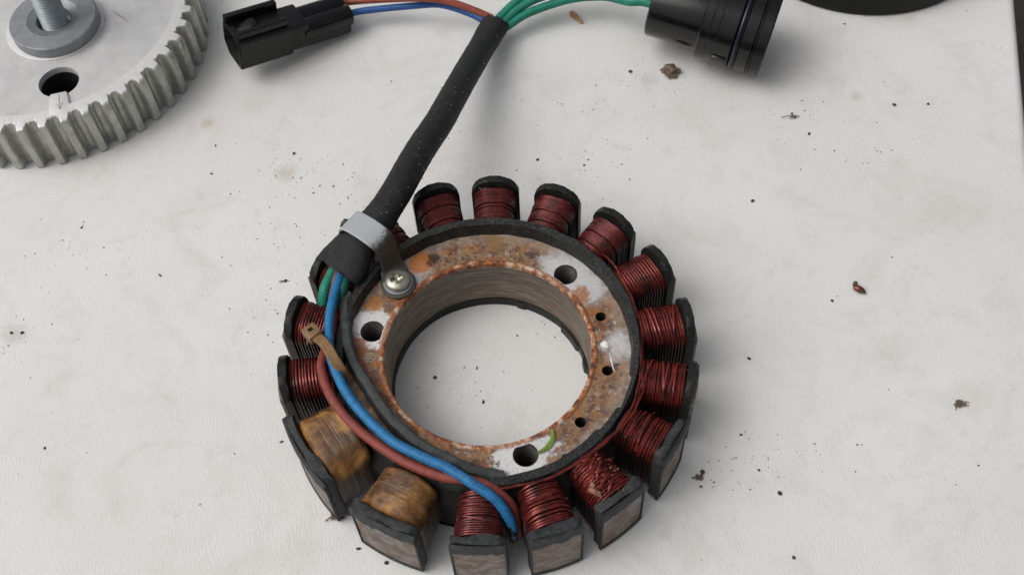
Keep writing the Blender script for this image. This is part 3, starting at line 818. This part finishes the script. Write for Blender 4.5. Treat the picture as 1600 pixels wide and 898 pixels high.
# zip tie
bm = bmesh.new()
def ribbon(bm, pts, wdir, hw, th, n=6, mi=0):
    p = catmull(pts, n)
    W = Vector(wdir).normalized()
    prev = None
    for i, q in enumerate(p):
        T = (p[min(i + 1, len(p) - 1)] - p[max(i - 1, 0)]).normalized()
        w = (W - T * W.dot(T)).normalized(); nrm = T.cross(w)
        h_ = hw(i / (len(p) - 1)) if callable(hw) else hw
        e = th * .35
        cur = [bm.verts.new(q + w * x + nrm * y) for x, y in ((h_ - e, th / 2), (h_, th / 2 - e), (h_, -th / 2 + e), (h_ - e, -th / 2), (-h_ + e, -th / 2), (-h_, -th / 2 + e), (-h_, th / 2 - e), (-h_ + e, th / 2))]
        if prev:
            for k_ in range(8): bm.faces.new((prev[k_], prev[(k_ + 1) % 8], cur[(k_ + 1) % 8], cur[k_])).material_index = mi
        else: bm.faces.new(cur).material_index = mi
        prev = cur
    bm.faces.new(prev).material_index = mi
ribbon(bm, [(-51.0, 5.4, 24), (-49.6, 5.0, 28.2), (-47.6, 3.0, 29.8), (-45.2, 0.0, 30.4), (-43.0, -4.2, 30.2), (-41.2, -7.0, 28.6), (-40.6, -8.2, 25)], (0.45, 0.35, 0), 1.55, 0.9)
tie = link('cable_tie', bm, M['tie'], st)
bm = bmesh.new()
mt = Matrix.Translation((-49.6, 5.4, 28.6)) @ Matrix.Rotation(R(-52), 4, 'Z') @ Matrix.Rotation(R(-14), 4, 'Y')
boxm(bm, -2.6, 2.6, -2.2, 2.2, -1.6, 1.6, mt, bevel=0.5)
link('tie_head', bm, M['tie'], tie)
bm = bmesh.new()
boxm(bm, -0.9, 0.4, -0.7, 0.7, 1.5, 1.66, mt)
link('tie_slot', bm, M['varnish_and_shade'], tie)
# clamp strap
STRAP = [(-39.8, 40.2, 28.0), (-39.9, 40.3, 31.0), (-39.2, 39.4, 35.0), (-37.6, 38.2, 36.8), (-33.4, 34.6, 37.4), (-29.7, 31.5, 36.6), (-28.2, 30.6, 34.3), (-27.8, 30.9, 28.5), (-27.4, 30.0, 24.6), (-26.7, 27.7, 23.4), (-26.0, 25.0, 22.9)]
bm = bmesh.new()
ribbon(bm, STRAP, (0.62, 0.78, 0), lambda t: 4.0 if t < 0.78 else 4.0 + 1.6 * (t - 0.78), 0.9, 8)
ob = lathe(bm, [(0.01, 23.25), (5.0, 23.25), (5.3, 23.0), (5.3, 22.4), (5.0, 22.2)], 24, center=(-25.7, 24.4))
blob(bm, (-40.6, 41.0, 31.8), 1.5, 3, 0.8, (1.2, 0.7, 1.0), rot=R(50), seed=4)
link('clamp_strap', bm, M['strap'], st)
# screw: pan head with a cross recess, on a plain washer
bm = bmesh.new()
cx, cy = -25.7, 24.4
lathe(bm, [(4.45, 23.3), (4.45, 23.7), (4.3, 23.85), (2.0, 23.9)], 48, center=(cx, cy), mi=1)
RH = 3.75
def cross_in(x, y):
    c_, s_ = math.cos(R(22)), math.sin(R(22))
    x, y = x * c_ + y * s_, -x * s_ + y * c_
    r_ = math.hypot(x, y)
    w_ = 0.8
    d_ = min(abs(x), abs(y))
    arm = max(0.0, min(1.0, (w_ - d_) / 0.22)) * max(0.0, min(1.0, (2.15 - r_) / 0.3))
    return arm * (2.0 - 1.1 * r_ / 2.15)
NR, NA = 22, 72
grid = []
for i in range(NR + 1):
    r_ = RH * (i / NR)
    row = []
    for j in range(NA):
        a_ = 2 * math.pi * j / NA
        x, y = r_ * math.cos(a_), r_ * math.sin(a_)
        z = 25.0 + 1.35 * math.sqrt(max(0, 1 - (r_ / (RH * 1.02)) ** 2)) - cross_in(x, y)
        row.append(bm.verts.new((cx + x, cy + y, z)))
    grid.append(row)
for i in range(NR):
    for j in range(NA): bm.faces.new((grid[i][j], grid[i + 1][j], grid[i + 1][(j + 1) % NA], grid[i][(j + 1) % NA]))
lathe(bm, [(RH, 25.0 + 1.35 * 0.19), (RH + .05, 24.4), (RH - .1, 24.0)], NA, center=(cx, cy))
bmesh.ops.remove_doubles(bm, verts=bm.verts, dist=0.004)
link('clamp_screw', bm, [M['screw'], M['washer']], st)

# ---------------- two-way connector
UX = MC @ Matrix(((0, 0, 1, 0), (1, 0, 0, 0), (0, 1, 0, 0), (0, 0, 0, 1)))     # prism (v,w) outline, extruded along u
bm = bmesh.new()
W_, H_ = 14.6, 12.6
outl = [(0.8, 0), (W_ - 4, 0), (W_, 4), (W_, H_ - 0.6), (W_ - .6, H_), (0.8, H_), (0, H_ - .8), (0, .8)]
inl = [(1.3 + (x - 0) * (W_ - 2.6) / W_, 1.2 + y * (H_ - 2.4) / H_) for x, y in outl]
L_ = 20.5
vo0 = [bm.verts.new((x, y, 0)) for x, y in outl]; vo1 = [bm.verts.new((x, y, L_)) for x, y in outl]
vi0 = [bm.verts.new((x, y, 0)) for x, y in inl]; vi1 = [bm.verts.new((x, y, 15)) for x, y in inl]
n = len(outl)
for i in range(n):
    j = (i + 1) % n
    bm.faces.new((vo0[i], vo0[j], vo1[j], vo1[i]))
    bm.faces.new((vo0[i], vi0[i], vi0[j], vo0[j]))
    bm.faces.new((vi0[i], vi1[i], vi1[j], vi0[j])).material_index = 1
bm.faces.new(vo1); bm.faces.new(vi1).material_index = 1
bmesh.ops.bevel(bm, geom=[e for e in bm.edges if all(f.material_index == 0 for f in e.link_faces)], offset=0.35, segments=2, affect='EDGES')
bmesh.ops.transform(bm, matrix=UX, verts=bm.verts)
# top rails and latch trough
boxm(bm, 0, 19.5, 1.4, 3.4, H_ - .3, H_ + 3.0, MC, bevel=0.4)
boxm(bm, 0, 20.0, 11.4, 13.8, H_ - .3, H_ + 3.2, MC, bevel=0.4)
con = link('two_way_connector', bm, [M['gloss2'], M['inside']], st)
con['label'] = 'black rectangular two-way plug housing with open mouth'
bm = bmesh.new()
pr_ = MC @ Matrix(((1, 0, 0, 0), (0, 0, -1, 9.4), (0, 1, 0, 0), (0, 0, 0, 1)))
prism(bm, [(1.5, H_ - .2), (11, H_ - .2), (9.5, H_ + 1.9), (7.6, H_ + 1.9)], 0, 4.6, pr_, bevel=0.25)
boxm(bm, -0.2, 2.4, 3.6, 11.2, H_ - .2, H_ + .9, MC, bevel=.3)
link('latch_ramp', bm, M['gloss2'], con)
bm = bmesh.new()
boxm(bm, L_ - .5, 27.5, 0.8, 13.8, 1.0, 11.4, MC, bevel=0.8)
boxm(bm, 26, 44.8, 0.9, 13.1, 0.8, 6.0, MC, bevel=0.8)
for v0 in (4.2, 10.4):
    p0 = MC @ Vector((26, v0, 6.9)); p1 = MC @ Vector((45.4, v0, 6.9))
    tube(bm, [p0, p0.lerp(p1, .02), p0.lerp(p1, .5), p0.lerp(p1, .985), p1], lambda t: 3.9 if t < .9 else 3.7, 28)
link('connector_barrel', bm, M['gloss2'], con)

# ---------------- round connector
P0 = Vector((65.4, 140.6, 19.4)); _y, _p = R(-23.0), R(-5.5)
ax = Vector((math.cos(_y) * math.cos(_p), math.sin(_y) * math.cos(_p), math.sin(_p))); side = Vector((0, 0, 1)).cross(ax).normalized(); upv = ax.cross(side)
MR = Matrix((ax, side, upv)).transposed().to_4x4(); MR.translation = P0
MR2 = MR @ Matrix(((0, 0, 1, 0), (1, 0, 0, 0), (0, 1, 0, 0), (0, 0, 0, 1)))
bm = bmesh.new()
prof = [(0.01, 0.6), (6, 0.5), (11.3, 0), (12.3, 0.5), (12.5, 1.2), (12.6, 19.5)]
lathe(bm, prof, 72)
lathe(bm, [(12.0, 19.2), (14.6, 19.2), (15.1, 19.7), (15.1, 22.5), (14.9, 22.7), (14.9, 25.2), (15.2, 25.5), (15.2, 31.2), (14.6, 31.7), (14.2, 31.9), (14.2, 33.6), (14.9, 33.9), (15.2, 34.2), (15.2, 38.0), (14.6, 38.5), (14.6, 39.6)], 96)
for q in range(3):     # moulded pads on the shell
    th = R(200 + q * 75)
    mq = MR2 @ Matrix.Rotation(th, 4, 'Z')
    boxm(bm, 14.3, 15.75, -3.2, 3.2, 25.8, 30.9, mq if False else Matrix.Rotation(th, 4, 'Z'), bevel=.3)
bmesh.ops.transform(bm, matrix=MR2, verts=bm.verts)
rc = link('round_connector', bm, M['gloss'], st)
rc['label'] = 'glossy black round plug with stepped collar'
bm = bmesh.new()
torus(bm, (0, 0, 32.6), 14.45, 0.75, 72, 10)
bmesh.ops.transform(bm, matrix=MR2, verts=bm.verts)
link('seal_ring', bm, simple('blue_black_seal', (0.008, 0.010, 0.022), 0.25), rc)
bm = bmesh.new()
lathe(bm, [(13.0, 38.8), (15.0, 38.9), (15.6, 39.3), (15.6, 42.6), (15.2, 43.0), (13.4, 43.0), (13.4, 36.0), (0.01, 36.0)], 96)
# little tab on the collar
for th in (R(52),):
    boxm(bm, 15.2, 17.0, -2.0, 2.0, 39.2, 42.8, Matrix.Rotation(th, 4, 'Z'), bevel=.3)
bmesh.ops.transform(bm, matrix=MR2, verts=bm.verts)
link('collar', bm, M['gloss2'], rc)

# ---------------------------------------------------------------- timing pulley
PC = (-157.4, 154.6, 0)
pu = empty('timing_pulley', PC)
tag(pu, 'light grey toothed timing pulley lying flat in the top corner of the table', 'pulley')
NTEETH, RT, RR = 48, 57.4, 54.2
bm = bmesh.new()
def tooth_r(f):       # f in 0..1 of a pitch: ridge, flank, groove, flank
    def sm(x): x = max(0, min(1, x)); return x * x * (3 - 2 * x)
    g = abs(f - 0.5) * 2             # 0 ridge centre .. 1 groove centre
    k = sm((0.62 - g) / 0.30) * (1 - 0.10 * g * g) + 0.16 * math.exp(-((f - 0.93) / 0.035) ** 2) 
    return RR + (RT - RR) * k
zs = [(0.0, -1.0), (0.35, -0.35), (1.0, 0.0), (10, 0.0), (18.9, 0.0), (19.6, -0.45), (20.0, -1.3)]
per = 26
cnt = NTEETH * per
rings = []
for (z, ins) in zs:
    rg_ = []
    for i in range(cnt):
        a = 2 * math.pi * i / cnt
        r = tooth_r((i % per) / per) + ins * (1 if tooth_r((i % per) / per) > RR + .5 else 0.5)
        rg_.append(bm.verts.new((PC[0] + r * math.cos(a), PC[1] + r * math.sin(a), z)))
    rings.append(rg_)
for q in range(len(zs) - 1):
    for i in range(cnt):
        j = (i + 1) % cnt
        bm.faces.new((rings[q][i], rings[q][j], rings[q + 1][j], rings[q + 1][i]))
# flat top of the rim
inn = [bm.verts.new((PC[0] + 50.0 * math.cos(2 * math.pi * i / cnt), PC[1] + 50.0 * math.sin(2 * math.pi * i / cnt), 20.0)) for i in range(cnt)]
for i in range(cnt):
    j = (i + 1) % cnt
    bm.faces.new((rings[-1][i], rings[-1][j], inn[j], inn[i])).material_index = 1
bot_in = [bm.verts.new((PC[0] + 50.0 * math.cos(2 * math.pi * i / cnt), PC[1] + 50.0 * math.sin(2 * math.pi * i / cnt), 0)) for i in range(cnt)]
for i in range(cnt):
    j = (i + 1) % cnt
    bm.faces.new((rings[0][j], rings[0][i], bot_in[i], bot_in[j]))
    bm.faces.new((inn[i], inn[j], bot_in[j], bot_in[i])).material_index = 1
link('toothed_rim', bm, [M['teeth'], M['rimwhite']], pu, loc=None)
def reloc(o, c):     # meshes above were built in table coordinates; shift them to the thing's own origin
    for v in o.data.vertices: v.co -= Vector(c) * S
reloc(bpy.data.objects['toothed_rim'], PC)
bm = bmesh.new()
hw_ = [(-144.3 - PC[0], 119.9 - PC[1], 7.0)]
holes_plate(bm, 6.6, 49.98, 18.9, hw_ + [(-30, 22, 7.0), (26, 30, 7.0)])
for hx, hy, hr_ in hw_ + [(-30, 22, 7.0), (26, 30, 7.0)]:
    lathe(bm, [(hr_, 18.9), (hr_ - .1, 18.4), (hr_ - .1, 16.5)], 32, 0, center=(hx, hy)); lathe(bm, [(hr_ - .1, 16.5), (hr_ - .1, 6.5)], 32, 1, center=(hx, hy))
lathe(bm, [(6.6, 18.9), (6.6, 3.0)], 48)
lathe(bm, [(49.98, 6.5), (6.6, 6.5)], 96, 1)  # floor and hole walls near black: shade inside the holes painted in
link('web', bm, [M['alu'], M['inside']], pu)
bm = bmesh.new()
bx_, by_ = -149.8 - PC[0], 147.6 - PC[1]
lathe(bm, [(17.5, 18.95), (17.4, 19.35), (17.0, 19.5), (7.0, 19.5)], 72, center=(bx_, by_))
link('hub_boss', bm, M['rimwhite'], pu)
bm = bmesh.new()
mk = Matrix.Translation((-142.5 - PC[0], 109.6 - PC[1], 0)) @ Matrix.Rotation(R(12), 4, 'Z')
prism(bm, [(-3.9, -6.0), (4.1, -6.0), (3.1, 4.4), (-2.7, 4.4)], 17.5, 20.02, mk, bevel=0.6)
kb = link('timing_mark_block', bm, M['rimwhite'], pu)
bm = bmesh.new()
for p0_, p1_ in (((0.4, 3.0), (0.5, -3.4)), ((-0.5, -0.9), (0.4, -3.6)), ((1.5, -0.6), (0.6, -3.6))):
    a_ = mk @ Vector((*p0_, 20.03)); b_ = mk @ Vector((*p1_, 20.03))
    tube(bm, [a_, b_], 0.11, 6)
link('arrow_mark', bm, M['darkmark'], kb)
# washer and bolt: things of their own
WC = (-148.9, 146.4, 0)
bm = bmesh.new()
lathe(bm, [(7.4, 19.6), (15.2, 19.55), (15.5, 20.0), (15.5, 23.6), (15.1, 24.0), (9.2, 24.0), (8.9, 23.75), (6.6, 23.6), (6.1, 23.2), (6.1, 19.6)], 80, center=(0, 0))
w_ = link('washer', bm, M['washer'], None)
w_.location = Vector((WC[0], WC[1], 0)) * S
tag(w_, 'thick grey zinc washer round the upright bolt on the pulley', 'washer')
bm = bmesh.new()
prof = [(0.01, 8), (4.2, 8.4)]
z = 8.6
while z < 84:
    prof += [(4.75, z + 0.35), (4.25, z + 0.9)]; z += 1.15
prof += [(4.2, 85), (3.4, 86), (0.01, 86)]
lathe(bm, prof, 36)
b_ = link('bolt', bm, M['boltzinc'], None)
b_.rotation_euler = (R(-2), R(2), 0)
b_.location = Vector((-149.2, 144.8, 0)) * S
tag(b_, 'upright threaded zinc bolt standing in the middle of the washer', 'bolt')

# ---------------------------------------------------------------- black lid, top right
bm = bmesh.new()
lathe(bm, [(0.01, 22), (40, 22.3), (45.6, 21.5), (47.4, 19.5), (48.0, 16), (48.0, 9.5), (49.6, 9.0), (50.3, 8.3), (50.3, 1.2), (49.8, 0.3), (0.01, 0.3)], 120)
o = link('cap', bm, M['lid'], None)
o.location = Vector((154.2, 194.9, 0)) * S
tag(o, 'round matt black rubber cap at the edge of the table beside the black plug', 'cap')

# ---------------------------------------------------------------- debris
def flat_leaf(bm, pts, w, th=0.12, z=0.0):
    p = catmull(pts, 6); prev = None
    for i, q in enumerate(p):
        T = (p[min(i + 1, len(p) - 1)] - p[max(i - 1, 0)]).normalized(); N_ = Vector((-T.y, T.x, 0)).normalized()
        ww = w * (0.35 + 0.65 * math.sin(math.pi * min(0.95, max(.08, i / (len(p) - 1))))) * (1 + .25 * mnoise.noise(q * 1.3))
        cur = [bm.verts.new(q + N_ * ww + Vector((0, 0, th))), bm.verts.new(q + Vector((0, 0, th * 2.4))), bm.verts.new(q - N_ * ww + Vector((0, 0, th))), bm.verts.new(q - N_ * ww), bm.verts.new(q + N_ * ww)]
        if prev:
            for k_ in range(5): bm.faces.new((prev[k_], prev[(k_ + 1) % 5], cur[(k_ + 1) % 5], cur[k_]))
        else: bm.faces.new(cur)
        prev = cur
    bm.faces.new(prev)
bm = bmesh.new()
flat_leaf(bm, [(16.9, -26.6, 22.4), (16.6, -29.4, 22.3), (15.0, -31.8, 22.2), (12.2, -33.4, 22.4)], 0.75, 0.18)
tag(link('leaf_shred', bm, M['leaf'], None, loc=(15, -31, 21.9)), 'small green shred of leaf beside the front bolt hole of the rusty hub', 'leaf')
bm = bmesh.new()
blob(bm, (70.3, 123.1, 1.4), 2.6, 3, 0.75, (1.05, 0.9, 0.55), seed=2)
blob(bm, (71.7, 123.5, 1.5), 1.5, 2, 0.8, (0.9, 0.9, 0.6), seed=8)
tag(link('seed_husk', bm, M['brown'], None, loc=(70.3, 123.1, 0)), 'round brown seed husk on the table below the round black plug', 'seed')
bm = bmesh.new()
prism(bm, [(-3.6, -0.5), (-2.6, -1.2), (3.2, -0.7), (4.3, 0.1), (3.0, 0.75), (-0.5, 0.9), (-1.2, 1.5), (-3.2, 1.1), (-3.9, .4)], 0.1, 0.9, Matrix.Translation((38.8, 154.0, 0)) @ Matrix.Rotation(R(-58), 4, 'Z'), bevel=.2)
tag(link('wood_chip', bm, M['tan'], None, loc=(38.8, 154.4, 0)), 'thin orange tan wood chip on the table under the green wires', 'wood chip')
bm = bmesh.new()
blob(bm, (117.3, 25.9, 1.0), 1.5, 3, 0.35, (1.4, 0.75, 0.6), rot=R(-42), seed=1)
blob(bm, (118.3, 24.9, 1.0), 1.0, 2, 0.35, (1.2, 0.75, 0.6), rot=R(-42), seed=4, mi=1)
blob(bm, (116.9, 28.2, 0.8), 0.7, 2, 0.5, (1.0, 0.8, 0.7), seed=6, mi=1)
tag(link('dead_beetle', bm, [M['bug'], M['buggreen']], None, loc=(117.3, 25.9, 0)), 'tiny dark red and olive dead beetle alone on the open table', 'beetle')
def wisp(name, c, spread, nn, mats, label, cat, loc, rad=0.16, blobs=4, seed=0):
    rr = random.Random(seed); bm = bmesh.new(); C_ = Vector(c)
    for i in range(nn):
        a = rr.uniform(0, 6.28); l_ = rr.uniform(.4, 1) * spread
        d_ = Vector((math.cos(a) * 1.3, math.sin(a) * .6, 0)) * l_
        m_ = C_ + d_ * .5 + Vector((rr.uniform(-.5, .5), rr.uniform(-.5, .5), rr.uniform(.2, 1.0)))
        tube(bm, catmull([C_ - d_ * .3 + Vector((0, 0, .2)), m_, C_ + d_ + Vector((0, 0, .2))], 4), rad, 5)
    for i in range(blobs):
        blob(bm, C_ + Vector((rr.uniform(-1, 1) * spread * .3, rr.uniform(-1, 1) * spread * .3, .5)), rr.uniform(.35, .8), 2, 0.8, (1, .8, .7), seed=seed + i)
    tag(link(name, bm, mats, None, loc=loc), label, cat)
wisp('plant_wisp', (137.6, -16.2, 0.2), 3.0, 9, M['brown'], 'brown frayed plant wisp on the bare table at the far side from the coils', 'plant debris', (137.6, -16.2, 0), 0.14, 4, 3)
wisp('dried_fibres', (-46.0, -38.8, 0.4), 4.0, 9, M['brown'], 'brown dried fibres on the table under the tan taped coils', 'plant debris', (-46, -38.8, 0), 0.2, 2, 5)
wisp('moss_tuft', (-58.6, 24.3, 27.6), 1.5, 7, M['brown'], 'tiny brown moss tuft stuck on a coil flange below the cable end', 'moss', (-58.6, 24.3, 27.2), 0.13, 2, 9)
wisp('soil_crumb', (58.5, -34.0, 0.3), 2.2, 5, M['brown'], 'small brown soil crumb on the table close to the front coils', 'crumb', (58.5, -34, 0), 0.14, 5, 12)
wisp('root_thread', (110.0, 99.0, 0.2), 3.4, 4, M['brown'], 'thin pale brown root thread on the table below the black cap', 'plant debris', (110, 99, 0), 0.12, 2, 17)

# fine dirt scattered over the table: nobody could count it
bm = bmesh.new()
rs = random.Random(21)
KNOWN = [(-135.6, 70.3), (-93.0, 102.7), (-93.4, 90.0), (90.3, 63.5), (72.6, -21.4), (80.6, -40.3), (56.1, 125.0), (137.6, 142.1), (146.6, 101.4), (158.4, 100.7), (114.4, 90.6), (-39.7, -48.8), (-31.7, -53.4), (-64.9, 96.8), (-4.2, 6.6), (-148.4, 30.0), (59.7, -32.5), (-2.7, -5.2), (108.5, 22.5), (19.8, 86.9), (58.0, 38.6), (-17.1, 4.2), (-63.2, -14.1), (79.1, 3.8), (-151.9, 30.2), (-134.3, -11.2), (-106.6, 48.8), (58.6, -36.8), (81.0, -59.3)]
def speck(x, y, z, r):
    rr = bmesh.ops.create_icosphere(bm, subdivisions=1, radius=1.0)
    a = rs.uniform(0, 6.3); e = rs.uniform(0.35, 1)
    for v in rr['verts']:
        p = v.co * r * rs.uniform(.7, 1.3); p = Vector((p.x, p.y * e, p.z * .5))
        v.co = Vector((p.x * math.cos(a) - p.y * math.sin(a) + x, p.x * math.sin(a) + p.y * math.cos(a) + y, p.z + z))
for (x, y) in KNOWN: speck(x, y, 0.15, rs.uniform(.5, .85))
for i in range(900):
    if i % 3:
        cx_, cy_ = rs.choice([(-66, 88), (-35, 75), (-66, 60), (-62, 88), (18, 72), (30, 66), (-150, 30), (66, -30), (130, 80), (-140, 60), (40, 85), (60, 120), (-10, 5), (20, 30), (-70, 30), (110, 100), (85, -30), (30, 110)])
        x, y = rs.gauss(cx_, 9), rs.gauss(cy_, 6)
    else:
        x, y = rs.uniform(-190, 205), rs.uniform(-75, 190)
    if 29 < math.hypot(x, y) < 61: continue
    if math.hypot(x - PC[0], y - PC[1]) < 58: continue
    speck(x, y, 0.06, min(0.6, abs(rs.gauss(0.05, 0.12)) + .08))
tag(link('table_dirt', bm, M['soil'], None, smooth=False), 'fine dark dirt specks scattered over the white table', 'dirt', kind='stuff')
# grit caught on the ring wall and on the cable: stays with the stator
bm = bmesh.new()
for i in range(120):
    a = R(rs.gauss(85, 26)); r = rs.uniform(41.4, 44.0)
    speck(r * math.cos(a), r * math.sin(a), 22.5 + (r - 41) * 1.1, rs.uniform(.1, .32))
pth = catmull(SLEEVE, 6)
for i in range(110):
    q = pth[rs.randrange(10, len(pth) - 4)]
    T = Vector((0.3, 1, 0)).normalized(); B = Vector((1, -.3, 0)).normalized()
    th = R(rs.gauss(35, 40)); rr_ = 5.4
    p_ = q + B * math.sin(th) * rr_ + Vector((0, 0, 1)) * math.cos(th) * rr_
    speck(p_.x, p_.y, p_.z, rs.uniform(.1, .33))
for i in range(170):
    k = rs.choice((6, 7, 8, 8, 8, 9, 10, 11, 12, 13, 2, 3))
    x = rs.uniform(45, 60); y = rs.uniform(-6, 6)
    q = frame(ANG[k]) @ Vector((x, y, (24.9 if k not in (11, 12) else 26.3) if x < 56.5 else 27.0))
    speck(q.x, q.y, q.z, rs.uniform(.08, .24))
g = link('caught_grit', bm, M['brown'], st, smooth=False); g['kind'] = 'stuff'
